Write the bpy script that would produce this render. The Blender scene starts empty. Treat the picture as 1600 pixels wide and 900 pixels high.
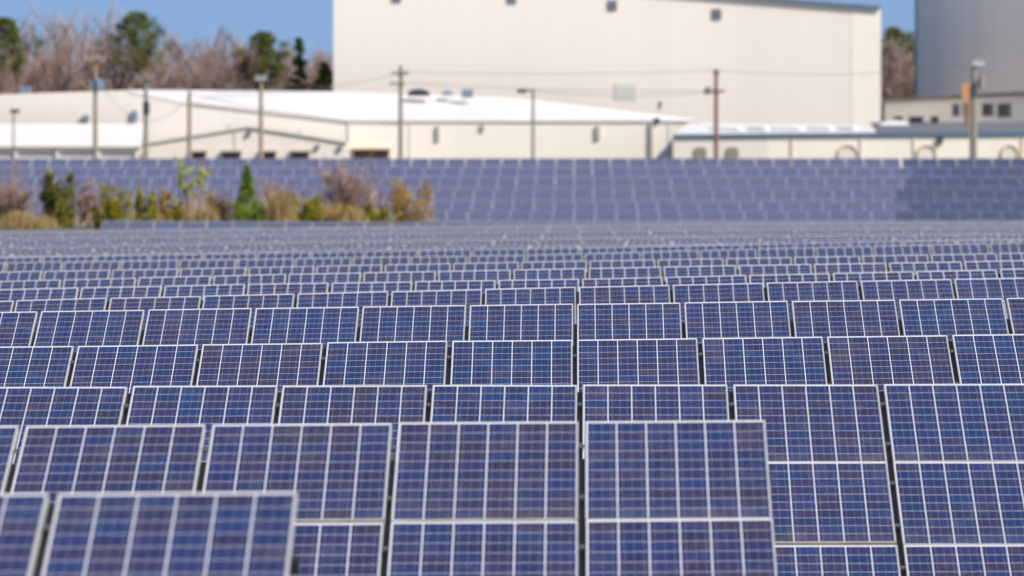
import bpy, bmesh, math, random
from mathutils import Matrix, Vector, Euler
random.seed(7)
R = math.radians
S = bpy.context.scene
C = S.collection

# ------------------------------------------------------------------ camera, sky, sun, exposure
FPX = 11300.0            # focal length in pixels of the 1600 px wide photograph
CAMZ = 3.6
cam_d = bpy.data.cameras.new('camera')
cam_d.sensor_width = 36.0
cam_d.lens = FPX / 1600.0 * 36.0
cam_d.clip_start = 0.5
cam_d.clip_end = 6000.0
cam_d.dof.use_dof = True
cam_d.dof.focus_distance = 60.0
cam_d.dof.aperture_fstop = 4.6
cam = bpy.data.objects.new('camera', cam_d)
cam.location = (0, 0, CAMZ)
cam.rotation_euler = (R(90), 0, 0)
C.objects.link(cam)
S.camera = cam

SUN_EL, SUN_AZ = 40.0, 130.0      # azimuth clockwise from the view direction: behind the camera, to the right
w = bpy.data.worlds.new('World')
S.world = w
w.use_nodes = True
nt = w.node_tree
nt.nodes.clear()
sky = nt.nodes.new('ShaderNodeTexSky')
sky.sky_type = 'NISHITA'
sky.sun_disc = False
sky.sun_elevation = R(SUN_EL)
sky.sun_rotation = R(SUN_AZ)
sky.altitude = 300
sky.air_density = 1.0
sky.dust_density = 1.0
sky.ozone_density = 2.0
bg = nt.nodes.new('ShaderNodeBackground')
bg.inputs['Strength'].default_value = 0.15
wo = nt.nodes.new('ShaderNodeOutputWorld')
tc = nt.nodes.new('ShaderNodeTexCoord')          # clear dry air: the horizon takes the colour of a higher part of the sky
up_ = nt.nodes.new('ShaderNodeVectorMath'); up_.operation = 'ADD'; up_.inputs[1].default_value = (0, 0, 0.30)
nrm = nt.nodes.new('ShaderNodeVectorMath'); nrm.operation = 'NORMALIZE'
nt.links.new(tc.outputs['Generated'], up_.inputs[0]); nt.links.new(up_.outputs[0], nrm.inputs[0]); nt.links.new(nrm.outputs[0], sky.inputs[0])
nt.links.new(sky.outputs[0], bg.inputs[0])
nt.links.new(bg.outputs[0], wo.inputs[0])

sd = bpy.data.lights.new('sun', 'SUN')
sd.energy = 4.2
sd.angle = R(0.5)
sd.color = (1.0, 0.93, 0.84)
so = bpy.data.objects.new('sun', sd)
az, el = R(SUN_AZ), R(SUN_EL)
sdir = Vector((math.sin(az) * math.cos(el), math.cos(az) * math.cos(el), math.sin(el)))
so.rotation_euler = sdir.to_track_quat('Z', 'Y').to_euler()
so.location = (60, -60, 80)
C.objects.link(so)

S.view_settings.view_transform = 'Standard'
S.view_settings.look = 'None'
S.view_settings.exposure = 0.17
S.view_settings.gamma = 1.0
S.view_settings.use_curve_mapping = False
S.render.engine = 'CYCLES'
S.cycles.max_bounces = 6
S.cycles.transparent_max_bounces = 4
S.cycles.use_denoising = True

# ------------------------------------------------------------------ helpers
def PX(x, d): return d * (x - 800.0) / FPX
def PZ(y, d): return CAMZ - d * (y - 450.0) / FPX
def at(x, y, d): return Vector((PX(x, d), d, PZ(y, d)))

def tag(o, label=None, cat=None, group=None, kind=None):
    if label: o['label'] = label
    if cat: o['category'] = cat
    if group: o['group'] = group
    if kind: o['kind'] = kind
    return o

def empty(name, loc, rz=0.0):
    o = bpy.data.objects.new(name, None)
    o.location = loc
    o.rotation_euler = (0, 0, rz)
    o.empty_display_size = 0.3
    C.objects.link(o)
    return o

def mesh_obj(name, me, parent=None, mat=None):
    o = bpy.data.objects.new(name, me)
    C.objects.link(o)
    if parent is not None:
        o.parent = parent
    if mat is not None and len(me.materials) == 0:
        me.materials.append(mat)
    return o

class MB:
    """collects boxes, prisms, tubes and quads into one mesh"""
    def __init__(s):
        s.v = []; s.f = []; s.m = []
    def poly(s, pts, m=0):
        n = len(s.v); s.v += [tuple(p) for p in pts]
        s.f.append(tuple(range(n, n + len(pts)))); s.m.append(m)
    def box(s, a, b, m=0, mat=None):
        x0, y0, z0 = a; x1, y1, z1 = b
        p = [Vector(q) for q in ((x0,y0,z0),(x1,y0,z0),(x1,y1,z0),(x0,y1,z0),(x0,y0,z1),(x1,y0,z1),(x1,y1,z1),(x0,y1,z1))]
        if mat is not None: p = [mat @ q for q in p]
        n = len(s.v); s.v += [tuple(q) for q in p]
        for f in ((0,3,2,1),(4,5,6,7),(0,1,5,4),(1,2,6,5),(2,3,7,6),(3,0,4,7)):
            s.f.append(tuple(n + i for i in f)); s.m.append(m)
    def tube(s, pts, radii, n=8, m=0, cap=True):
        rings = []
        k = len(pts)
        pts = [Vector(p) for p in pts]
        for i, p in enumerate(pts):
            t = (pts[min(i + 1, k - 1)] - pts[max(i - 1, 0)]).normalized()
            u = t.cross(Vector((0, 0, 1)))
            if u.length < 1e-3: u = Vector((1, 0, 0))
            u.normalize(); v = t.cross(u)
            base = len(s.v)
            for j in range(n):
                a = 2 * math.pi * j / n
                s.v.append(tuple(p + (u * math.cos(a) + v * math.sin(a)) * radii[i]))
            rings.append(base)
        for i in range(k - 1):
            for j in range(n):
                a, b = rings[i] + j, rings[i] + (j + 1) % n
                c, d = rings[i + 1] + (j + 1) % n, rings[i + 1] + j
                s.f.append((a, b, c, d)); s.m.append(m)
        if cap:
            s.f.append(tuple(rings[0] + j for j in reversed(range(n)))); s.m.append(m)
            s.f.append(tuple(rings[-1] + j for j in range(n))); s.m.append(m)
    def prism(s, front, dy, m=0):
        """polygon of 3D points pushed back along +Y by dy"""
        n = len(front)
        b = len(s.v)
        s.v += [tuple(p) for p in front] + [(p[0], p[1] + dy, p[2]) for p in front]
        s.f.append(tuple(range(b, b + n))); s.m.append(m)
        s.f.append(tuple(reversed(range(b + n, b + 2 * n)))); s.m.append(m)
        for i in range(n):
            j = (i + 1) % n
            s.f.append((b + j, b + i, b + n + i, b + n + j)); s.m.append(m)
    def sheet(s, a, t, m=0):
        """solid slab: polygon a with thickness t downwards"""
        n = len(a); b = len(s.v)
        s.v += [tuple(p) for p in a] + [(p[0], p[1], p[2] - t) for p in a]
        s.f.append(tuple(range(b, b + n))); s.m.append(m)
        s.f.append(tuple(reversed(range(b + n, b + 2 * n)))); s.m.append(m)
        for i in range(n):
            j = (i + 1) % n
            s.f.append((b + j, b + i, b + n + i, b + n + j)); s.m.append(m)
    def mesh(s, name, mats):
        me = bpy.data.meshes.new(name)
        me.from_pydata(s.v, [], s.f)
        for m in mats: me.materials.append(m)
        if len(mats) > 1: me.polygons.foreach_set('material_index', s.m)
        me.update()
        return me
    def build(s, name, mat, parent=None, shift=None):
        mats = mat if isinstance(mat, (list, tuple)) else [mat]
        if shift is not None:
            s.v = [(p[0] - shift[0], p[1] - shift[1], p[2] - shift[2]) for p in s.v]
        bm = bmesh.new(); me = s.mesh(name, mats); bm.from_mesh(me)
        bmesh.ops.recalc_face_normals(bm, faces=bm.faces); bm.to_mesh(me); bm.free()
        return mesh_obj(name, me, parent)

# ------------------------------------------------------------------ materials
def newmat(name):
    m = bpy.data.materials.new(name); m.use_nodes = True
    t = m.node_tree; t.nodes.clear()
    o = t.nodes.new('ShaderNodeOutputMaterial'); p = t.nodes.new('ShaderNodeBsdfPrincipled')
    t.links.new(p.outputs[0], o.inputs[0])
    return m, t, p

class NG:
    def __init__(s, t): s.t = t
    def n(s, ty, **kw):
        o = s.t.nodes.new(ty)
        for k, v in kw.items(): setattr(o, k, v)
        return o
    def put(s, sock, v):
        if hasattr(v, 'is_output'): s.t.links.new(v, sock)
        elif v is not None: sock.default_value = v
    def math(s, op, a, b=None, c=None):
        o = s.n('ShaderNodeMath', operation=op)
        s.put(o.inputs[0], a)
        if b is not None: s.put(o.inputs[1], b)
        if c is not None: s.put(o.inputs[2], c)
        return o.outputs[0]
    def mix(s, f, a, b, mode='MIX'):
        o = s.n('ShaderNodeMix', data_type='RGBA', blend_type=mode)
        s.put(o.inputs[0], f)
        s.put(o.inputs[6], a if hasattr(a, 'is_output') else (*a, 1))
        s.put(o.inputs[7], b if hasattr(b, 'is_output') else (*b, 1))
        return o.outputs[2]
    def noise(s, scale, detail=3.0, vec=None, rough=0.55):
        o = s.n('ShaderNodeTexNoise')
        o.inputs['Scale'].default_value = scale; o.inputs['Detail'].default_value = detail
        o.inputs['Roughness'].default_value = rough
        if vec is not None: s.put(o.inputs['Vector'], vec)
        return o.outputs[0]
    def ramp(s, f, stops):
        o = s.n('ShaderNodeValToRGB')
        e = o.color_ramp.elements
        while len(e) < len(stops): e.new(0.5)
        for i, (p, c) in enumerate(stops):
            e[i].position = p; e[i].color = (*c, 1)
        s.put(o.inputs[0], f)
        return o.outputs[0]

def plain(name, col, rough=0.6, metal=0.0, var=0.12, scale=1.5, spec=0.4):
    m, t, p = newmat(name); g = NG(t)
    co = g.n('ShaderNodeTexCoord').outputs['Object']
    nz = g.noise(scale, 4, co)
    a = tuple(max(0, c * (1 - var)) for c in col); b = tuple(min(1, c * (1 + var)) for c in col)
    g.put(p.inputs['Base Color'], g.mix(nz, a, b))
    p.inputs['Roughness'].default_value = rough
    p.inputs['Metallic'].default_value = metal
    p.inputs['Specular IOR Level'].default_value = spec
    return m

def ribbed(name, col, pitch=0.3, depth=0.6, var=0.05, rough=0.55):
    """painted profiled metal: vertical ribs as bump, joints and faint weather streaks"""
    m, t, p = newmat(name); g = NG(t)
    co = g.n('ShaderNodeTexCoord').outputs['Object']
    sx = g.n('ShaderNodeSeparateXYZ'); g.put(sx.inputs[0], co)
    x = g.math('MULTIPLY', sx.outputs[0], 1.0 / pitch)
    fx = g.math('FRACT', x)
    rib = g.math('LESS_THAN', fx, 0.25)
    bp = g.n('ShaderNodeBump'); bp.inputs['Strength'].default_value = depth; bp.inputs['Distance'].default_value = 0.04
    g.put(bp.inputs['Height'], rib)
    g.put(p.inputs['Normal'], bp.outputs[0])
    mp = g.n('ShaderNodeMapping'); mp.inputs['Scale'].default_value = (1.6, 1.6, 0.12); g.put(mp.inputs[0], co)
    st = g.noise(1.0, 4, mp.outputs[0])
    wn = g.n('ShaderNodeTexWhiteNoise', noise_dimensions='1D'); g.put(wn.inputs['W'], g.math('FLOOR', g.math('MULTIPLY', sx.outputs[0], 1 / 2.4)))
    v = g.math('ADD', g.math('MULTIPLY', st, 0.7), g.math('MULTIPLY', wn.outputs[0], 0.35))
    a = tuple(c * (1 - 2 * var) for c in col); b = tuple(min(1, c * (1 + var)) for c in col)
    g.put(p.inputs['Base Color'], g.mix(v, a, b))
    p.inputs['Roughness'].default_value = rough
    p.inputs['Specular IOR Level'].default_value = 0.3
    return m

MW, ML = 0.992, 1.65          # module
GAPX, GAPY = 0.040, 0.022
PITCH = MW + GAPX
FRW = 0.010

def cell_material(name, blue, violet, brown, line, lw=1.0):
    m, t, p = newmat(name); g = NG(t)
    uv = g.n('ShaderNodeUVMap'); uv.uv_map = 'UVMap'
    s = g.n('ShaderNodeSeparateXYZ'); g.put(s.inputs[0], uv.outputs[0])
    U, V = s.outputs[0], s.outputs[1]
    fu, fv = g.math('FRACT', U), g.math('FRACT', V)
    PU, PV = 0.1623, 0.1603
    cu = g.math('DIVIDE', g.math('SUBTRACT', g.math('MULTIPLY', fu, MW), 0.0135), PU)
    cv = g.math('DIVIDE', g.math('SUBTRACT', g.math('MULTIPLY', fv, ML), 0.026), PV)
    iu, iv = g.math('FLOOR', cu), g.math('FLOOR', cv)
    ru, rv = g.math('FRACT', cu), g.math('FRACT', cv)
    inside = g.math('MULTIPLY', g.math('MULTIPLY', g.math('GREATER_THAN', cu, 0.0), g.math('LESS_THAN', cu, 6.0)),
                    g.math('MULTIPLY', g.math('GREATER_THAN', cv, 0.0), g.math('LESS_THAN', cv, 10.0)))
    cell = g.math('MULTIPLY', g.math('LESS_THAN', ru, 1 - 0.0076 * lw / PU), g.math('LESS_THAN', rv, 1 - 0.0052 * lw / PV))
    cell = g.math('MULTIPLY', cell, inside)
    # three busbars per cell
    b3 = g.math('FRACT', g.math('MULTIPLY', ru, 3.16))
    bus = g.math('LESS_THAN', g.math('ABSOLUTE', g.math('SUBTRACT', b3, 0.5)), 0.036)
    # per cell tint
    oi = g.n('ShaderNodeObjectInfo')
    cx = g.n('ShaderNodeCombineXYZ')
    g.put(cx.inputs[0], g.math('ADD', iu, g.math('MULTIPLY', g.math('FLOOR', U), 7.0)))
    g.put(cx.inputs[1], g.math('ADD', iv, g.math('MULTIPLY', g.math('FLOOR', V), 13.0)))
    g.put(cx.inputs[2], g.math('MULTIPLY', oi.outputs['Random'], 531.0))
    wn = g.n('ShaderNodeTexWhiteNoise', noise_dimensions='3D'); g.put(wn.inputs[0], cx.outputs[0])
    ws = g.n('ShaderNodeSeparateXYZ'); g.put(ws.inputs[0], wn.outputs['Color'])
    # modules differ as a whole too
    wm = g.n('ShaderNodeTexWhiteNoise', noise_dimensions='3D')
    cm = g.n('ShaderNodeCombineXYZ'); g.put(cm.inputs[0], g.math('FLOOR', U)); g.put(cm.inputs[1], g.math('FLOOR', V)); g.put(cm.inputs[2], g.math('MULTIPLY', oi.outputs['Random'], 97.0))
    g.put(wm.inputs[0], cm.outputs[0])
    sel = g.math('ADD', g.math('MULTIPLY', wm.outputs[0], 0.34), g.math('MULTIPLY', ws.outputs[0], 0.66))
    mid = tuple((a + b) / 2 for a, b in zip(blue, violet))
    col = g.ramp(sel, [(0.12, tuple(c * k for c, k in zip(blue, (0.75, 1.35, 1.1)))), (0.3, blue), (0.5, mid), (0.68, violet), (0.9, brown)])
    # crystal grains inside a cell
    vo = g.n('ShaderNodeTexVoronoi'); vo.inputs['Scale'].default_value = 1.0
    mp = g.n('ShaderNodeVectorMath', operation='MULTIPLY'); mp.inputs[1].default_value = (60, 95, 1)
    g.put(mp.inputs[0], uv.outputs[0]); g.put(vo.inputs['Vector'], mp.outputs[0])
    vs = g.n('ShaderNodeSeparateXYZ'); g.put(vs.inputs[0], vo.outputs['Color'])
    gr = g.math('MULTIPLY_ADD', vs.outputs[0], 0.5, 0.75)
    gr = g.math('MULTIPLY', gr, g.math('MULTIPLY_ADD', ws.outputs[1], 0.5, 0.75))
    gm = g.n('ShaderNodeVectorMath', operation='SCALE'); g.put(gm.inputs[0], col); g.put(gm.inputs['Scale'], gr)
    col = g.mix(g.math('MULTIPLY', bus, 0.27), gm.outputs[0], (0.42, 0.43, 0.5))
    col = g.mix(cell, line, col)
    # dust: patches, more of it low on each module
    ov = g.n('ShaderNodeVectorMath', operation='ADD'); g.put(ov.inputs[0], uv.outputs[0]); g.put(ov.inputs[1], cm.outputs[0])
    d1 = g.noise(5.0, 5, ov.outputs[0], 0.65)
    d2 = g.noise(60.0, 2, ov.outputs[0], 0.6)
    dust = g.ramp(g.math('MULTIPLY', d1, g.math('MULTIPLY_ADD', d2, 0.9, 0.55)), [(0.5, (0, 0, 0)), (0.75, (1, 1, 1))])
    dl = g.math('MULTIPLY', g.math('POWER', g.math('SUBTRACT', 1.0, fv), 9.0), 0.3)
    dz = g.math('MINIMUM', g.math('ADD', g.math('MULTIPLY', dust, 0.17), g.math('MULTIPLY', dl, d1)), 0.5)
    col = g.mix(g.math('ADD', dz, 0.004), col, (0.30, 0.26, 0.21))
    g.put(p.inputs['Base Color'], col)
    p.inputs['Roughness'].default_value = 0.5
    p.inputs['Specular IOR Level'].default_value = 0.15
    p.inputs['Coat Weight'].default_value = 1.0
    p.inputs['Coat IOR'].default_value = 1.30
    g.put(p.inputs['Coat Roughness'], g.math('MULTIPLY_ADD', dz, 0.5, 0.06))
    return m

CELLC = ((0.0095, 0.017, 0.090), (0.0225, 0.0118, 0.066), (0.031, 0.0145, 0.043))
M_CELL = cell_material('polycrystalline_cells', *CELLC, (0.76, 0.75, 0.78))
M_CELL_WIDE = cell_material('cells_with_glint_wide_joints', *CELLC, (0.78, 0.78, 0.80), 1.35)  # joints drawn wider to hold the spread brightness of blurred bright lines
M_CELL_MID = cell_material('cells_with_glint_pale_joints', *CELLC, (0.72, 0.71, 0.78), 1.6)  # wider joints stand in for bright lines spread out of focus
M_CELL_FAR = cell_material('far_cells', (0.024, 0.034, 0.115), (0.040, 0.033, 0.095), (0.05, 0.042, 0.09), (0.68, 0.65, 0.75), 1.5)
M_CELL_DARK = cell_material('darker_cells', (0.011, 0.022, 0.080), (0.020, 0.021, 0.068), (0.028, 0.025, 0.056), (0.52, 0.51, 0.58), 0.9)
def dirty_frame(name, base):
    m = plain(name, base, 0.42, 0.3, 0.08, 6.0)
    t = m.node_tree; g = NG(t); p = [n for n in t.nodes if n.type == 'BSDF_PRINCIPLED'][0]
    src = p.inputs['Base Color'].links[0].from_socket
    co = g.n('ShaderNodeTexCoord').outputs['Object']
    s_ = g.n('ShaderNodeSeparateXYZ'); g.put(s_.inputs[0], co)
    low = g.math('LESS_THAN', s_.outputs[1], -1.62)              # silt left by rain along the lower frame member
    oi = g.n('ShaderNodeObjectInfo')
    ov = g.n('ShaderNodeVectorMath', operation='ADD'); g.put(ov.inputs[0], co); g.put(ov.inputs[1], oi.outputs['Location'])
    nz = g.noise(3.0, 4, ov.outputs[0])
    k = g.math('MULTIPLY', low, g.math('MULTIPLY_ADD', nz, 1.3, -0.05))
    g.put(p.inputs['Base Color'], g.mix(k, src, (0.27, 0.17, 0.10)))
    return m
M_ALU = dirty_frame('anodised_aluminium', (0.68, 0.655, 0.61))
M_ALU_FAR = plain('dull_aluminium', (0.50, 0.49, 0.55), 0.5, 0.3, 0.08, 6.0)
M_GALV = plain('galvanised_steel', (0.20, 0.20, 0.21), 0.5, 0.6, 0.25, 8.0)
M_RAFT = plain('shade_dark_steel', (0.035, 0.035, 0.04), 0.6, 0.3, 0.2, 8.0)  # racking steel coloured near-black: the shade in the panel gaps is painted in
M_BACK = plain('backsheet', (0.6, 0.6, 0.6), 0.6)

# ------------------------------------------------------------------ rows of panels: where they stand
TILT = R(17.26)
YAW = R(-0.7)
# depth from the pitch of the panels, top edge as (x, y) pairs of the photograph
ROWS = [
 dict(k='A', gap=83.5, pitch=388.0, top=[(-400, 775), (80, 772), (466, 769.5)], end=471, cols=(-1, 1), tiers=3),
 dict(k='B', gap=909.0, pitch=291.6, top=[(-300, 668.5), (38, 666), (620, 661.2), (1195, 656.6)], end=1200, cols=(-4, 1), tiers=3),
 dict(k='C', gap=1376.0, pitch=234.7, top=[(-200, 605.5), (100, 604), (700, 602), (1376, 600.8), (1800, 600)], cols=(-7, 2), tiers=4),
 dict(k='D', gap=898.0, pitch=195.1, top=[(-200, 544), (118, 541), (508, 535.5), (898, 531), (1484, 524), (1800, 521)], cols=(-6, 5), tiers=2),
 dict(k='E', gap=898.5, pitch=167.5, top=[(-200, 490), (63, 486.5), (396, 482), (898, 475), (1401, 468.5), (1800, 463.5)], cols=(-7, 5), tiers=2),
 dict(k='F', gap=902.0, pitch=146.5, top=[(-200, 476), (24, 469.5), (171, 465.5), (463, 459), (902, 448.5), (1196, 442), (1489, 436.2), (1800, 431)], cols=(-7, 6), tiers=2),
 dict(k='G', gap=907.0, pitch=130.4, top=[(-200, 458), (125, 449.5), (386, 444), (777, 438), (907, 436), (1167, 430), (1560, 421), (1800, 416)], cols=(-8, 7), tiers=2),
 dict(k='H', gap=917.6, pitch=117.2, top=[(-200, 445), (98, 437), (450, 428.5), (684, 424), (917, 419.5), (1270, 413), (1506, 408.8), (1800, 403)], cols=(-9, 7), tiers=2),
 dict(k='I', gap=919.0, pitch=106.5, top=[(-200, 431), (53, 424), (496, 416), (919, 408), (1240, 402), (1562, 396), (1800, 391.5)], cols=(-10, 8), tiers=2),
 dict(k='J', gap=912.0, pitch=90.3, top=[(-200, 414), (90, 409.3), (450, 404.3), (822, 399), (1093, 391.5), (1454, 382.5), (1800, 374)], cols=(-12, 9), tiers=2),
 dict(k='K', gap=822.0, pitch=84.0, top=[(-200, 406), (70, 401), (480, 394.3), (870, 388), (1100, 383), (1450, 377), (1800, 371)], cols=(-11, 11), tiers=2),
]
def interp(pts, x):
    if x <= pts[0][0]: a, b = pts[0], pts[1]
    elif x >= pts[-1][0]: a, b = pts[-2], pts[-1]
    else:
        for a, b in zip(pts, pts[1:]):
            if a[0] <= x <= b[0]: break
    return a[1] + (b[1] - a[1]) * (x - a[0]) / (b[0] - a[0])

dK = FPX * PITCH / 84.0
# the crest: rows L.. to the crest row, each only showing its upper edge over the one before
NMID = 14
for i in range(1, NMID + 1):
    d = dK + (283.0 - dK) * i / (NMID + 0.9)
    f = (d - dK) / (283.0 - dK)
    y0 = 388 + (351 - 388) * (1 - (1 - f) ** 1.55)      # at x = 870
    y0 += (-1.0, 0.9, 0.3, -0.9)[i % 4] * (1 - 0.5 * f)
    sl = 0.0172 + (0.009 - 0.0172) * f
    p = FPX * PITCH / d
    xg = 908 + random.uniform(-0.1, 0.1) * p
    top = [(x, y0 - sl * (x - 870) * (1.15 if x < 400 else 0.8)) for x in (-200, 400, 870, 1300, 1800)]
    top[1] = (400, y0 - sl * (400 - 870))
    top[0] = (-200, top[1][1] + sl * 1.25 * 600)
    top[3] = (1300, y0 - sl * 0.75 * 430); top[4] = (1800, y0 - sl * 0.62 * 930)
    n0 = int((xg + 60) / p) + 1; n1 = int((1660 - xg) / p) + 1
    ROWS.append(dict(k='M%d' % i, gap=xg, pitch=p, top=top, cols=(-n0, n1), tiers=2, far=1))
dc = 284.0
pc = FPX * PITCH / dc
ROWS.append(dict(k='crest', gap=160.0, pitch=pc, top=[(158, 345), (600, 347), (900, 348.5), (1300, 346.5), (1800, 344)], cols=(0, 37), tiers=2, far=1))
FAR = [(352, 330), (363, 316), (375, 297), (388, 278), (400, 262.5), (413, 247.5)]
for i, (d, y) in enumerate(FAR):
    p = FPX * PITCH / d
    xg = 897 + (0, 1.5, -1, .8, -.6, 0)[i]
    xs = 1424
    n0 = int((xg + 60) / p) + 1; n1 = int((xs - xg) / p)
    ROWS.append(dict(k='far%d' % i, gap=xg, pitch=p, top=[(-200, y + .5), (800, y), (1800, y)], cols=(-n0, n1), tiers=4, far=2))
    x2 = xg + (n1 + 0.12) * p
    n2 = int((1660 - x2) / p) + 1
    ROWS.append(dict(k='dark%d' % i, gap=x2, pitch=p, top=[(-200, y), (800, y), (1800, y)], cols=(0, n2), tiers=4, far=3))

# ------------------------------------------------------------------ terrain under them
CTRL = []
for r in ROWS:
    if r.get('far') == 3: continue
    d = FPX * PITCH / r['pitch']
    x0, x1 = 200, 1400
    za, zb = PZ(interp(r['top'], x0), d), PZ(interp(r['top'], x1), d)
    Xa, Xb = PX(x0, d), PX(x1, d)
    sl = (zb - za) / (Xb - Xa)
    CTRL.append((d, za - sl * Xa, sl))
CTRL.sort()
HI = 2.55
def smooth(a, b, x):
    t = min(1, max(0, (x - a) / (b - a))); return t * t * (3 - 2 * t)
def gz(X, d):
    c = CTRL
    if d <= c[0][0]: z, s = c[0][1], c[0][2]
    elif d >= c[-1][0]: z, s = c[-1][1], c[-1][2]
    else:
        for a, b in zip(c, c[1:]):
            if a[0] <= d <= b[0]: break
        t = (d - a[0]) / (b[0] - a[0]); z = a[1] + (b[1] - a[1]) * t; s = a[2] + (b[2] - a[2]) * t
    Xc = max(-40, min(40, X))
    out = z + s * Xc - HI
    # the bank with the shrubs
    bank = smooth(287, 294, d) * (1 - smooth(326, 338, d)) * (1 - smooth(-5.0, -2.5, X))
    if bank > 0: out = out * (1 - bank) + (PZ(358, 300) + 0.15 * math.sin(X * 1.7) + 0.012 * (d - 300)) * bank
    if d > 413: out += (min(d, 520) - 413) * 0.004 + max(0, d - 520) * 0.002
    return out

m, t, p = newmat('dry_grass_ground'); g = NG(t)
co = g.n('ShaderNodeTexCoord').outputs['Object']
n1 = g.noise(0.35, 5, co); n2 = g.noise(6.0, 4, co)
c1 = g.ramp(n1, [(0.35, (0.055, 0.075, 0.025)), (0.55, (0.12, 0.10, 0.05)), (0.7, (0.20, 0.155, 0.08))])
c2 = g.mix(n2, (0.35, 0.35, 0.35), (1.5, 1.5, 1.5))
g.put(p.inputs['Base Color'], g.mix(1.0, c1, c2, 'MULTIPLY'))
p.inputs['Roughness'].default_value = 0.95
M_GROUND = m
ds = [2, 8, 16, 24]
d = 28.0
while d < 450: ds.append(d); d += 2.5 if 280 < d < 345 else 4.5
ds += [480, 520, 600, 750, 1000, 1600, 3000, 5200]
xs = [-2500, -900, -400, -200, -110, -70] + [-50 + 2.0 * i for i in range(51)] + [70, 110, 200, 400, 900, 2500]
gv = [(x, d, gz(x, d)) for d in ds for x in xs]
nx = len(xs)
gf = [(j * nx + i, j * nx + i + 1, (j + 1) * nx + i + 1, (j + 1) * nx + i) for j in range(len(ds) - 1) for i in range(nx - 1)]
me = bpy.data.meshes.new('ground'); me.from_pydata(gv, [], gf); me.materials.append(M_GROUND)
for pl in me.polygons: pl.use_smooth = True
tag(mesh_obj('ground', me), kind='structure')

# ------------------------------------------------------------------ meshes of one panel
def add_uv(me, fn):
    ul = me.uv_layers.new(name='UVMap')
    for pl in me.polygons:
        for li in pl.loop_indices:
            co = me.vertices[me.loops[li].vertex_index].co
            ul.data[li].uv = fn(co)
def panel_glass(mat, lip):          # origin at the upper left corner of the module, y runs down the slope as negative
    b = MB(); e = lip - 0.003
    b.box((e, -ML + e, -0.006), (MW - e, -e, 0.0))
    me = b.mesh('panel_glass', [mat, M_BACK])
    for pl in me.polygons: pl.material_index = 0 if pl.normal.z > 0.5 else 1
    add_uv(me, lambda c: (c.x / MW, 1 + c.y / ML))
    return me
def panel_frame(FRW):
    b = MB()
    bm = bmesh.new()
    for (x0, x1, y0, y1) in ((0, FRW, -ML, 0), (MW - FRW, MW, -ML, 0), (FRW, MW - FRW, -FRW, 0), (FRW, MW - FRW, -ML, -ML + FRW)):
        b.box((x0, y0, -0.038), (x1, y1, 0.003))
    me = b.mesh('panel_frame', [M_ALU]); bm.from_mesh(me)
    bmesh.ops.bevel(bm, geom=list(bm.edges), offset=0.0012, segments=1, affect='EDGES')
    bm.to_mesh(me); bm.free()
    return me
def panel_whole(i0=0, tiers=(0,), cols=1, mat=None, name='panel', e=0.014, ey=0.014, alu=None):
    """frame and glass in one mesh, for panels too small to show the join"""
    v, f, mi, uv = [], [], [], []
    for c in range(cols):
        for tt in tiers:
            x0 = c * PITCH; y0 = -tt * (ML + GAPY)
            # glass
            n = len(v)
            v += [(x0 + e, y0 - ML + ey, 0), (x0 + MW - e, y0 - ML + ey, 0), (x0 + MW - e, y0 - ey, 0), (x0 + e, y0 - ey, 0)]
            f.append((n, n + 1, n + 2, n + 3)); mi.append(0)
            U, V = i0 + c, tt
            uv.append([(U + e / MW, V + ey / ML), (U + 1 - e / MW, V + ey / ML), (U + 1 - e / MW, V + 1 - ey / ML), (U + e / MW, V + 1 - ey / ML)])
            # frame: top ring and skirt
            n = len(v); h = 0.003
            o = [(x0, y0 - ML), (x0 + MW, y0 - ML), (x0 + MW, y0), (x0, y0)]
            q = [(x0 + e, y0 - ML + ey), (x0 + MW - e, y0 - ML + ey), (x0 + MW - e, y0 - ey), (x0 + e, y0 - ey)]
            v += [(a, b, h) for a, b in o] + [(a, b, h) for a, b in q] + [(a, b, -0.038) for a, b in o]
            for k in range(4):
                j = (k + 1) % 4
                f.append((n + k, n + j, n + 4 + j, n + 4 + k)); mi.append(1); uv.append([(0, 0)] * 4)
                f.append((n + 8 + k, n + 8 + j, n + j, n + k)); mi.append(1); uv.append([(0, 0)] * 4)
            f.append((n + 11, n + 10, n + 9, n + 8)); mi.append(2); uv.append([(0, 0)] * 4)
    me = bpy.data.meshes.new(name); me.from_pydata(v, [], f)
    for mm in (mat or M_CELL, alu or M_ALU, M_BACK): me.materials.append(mm)
    me.polygons.foreach_set('material_index', mi)
    ul = me.uv_layers.new(name='UVMap')
    ul.data.foreach_set('uv', [c for q in uv for pt in q for c in pt])
    me.update()
    return me
ME_GLASS, ME_FRAME = panel_glass(M_CELL, FRW), panel_frame(FRW)
ME_GLASS_W, ME_FRAME_W = panel_glass(M_CELL_WIDE, 0.017), panel_frame(0.017)  # wider frame lip puts the sun glint of frame edges into the shape
ME_MID = panel_whole(name='glint_wide_framed_panel', mat=M_CELL_MID, e=0.021, ey=0.038)  # frame border widened to imitate blurred sun glint along the module edges
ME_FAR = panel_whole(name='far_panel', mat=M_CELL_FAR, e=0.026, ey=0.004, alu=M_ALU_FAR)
ME_WHOLE_DARK = panel_whole(mat=M_CELL_DARK, name='small_dark_panel', e=0.012, ey=0.004, alu=M_ALU_FAR)
ME_OF = {1: ME_MID, 2: ME_FAR, 3: ME_WHOLE_DARK}
def strip_mesh(name, a, b, mat):
    k = MB(); k.box(a, b); return k.mesh(name, [mat])
CLAMP = MB()
CLAMP.box((-0.019, -0.02, -0.012), (0.019, 0.02, -0.006)); CLAMP.tube([(0, 0, -0.04), (0, 0, 0.002)], [0.007, 0.007], 8)
ME_CLAMP = CLAMP.mesh('clamp', [M_GALV])

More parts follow.
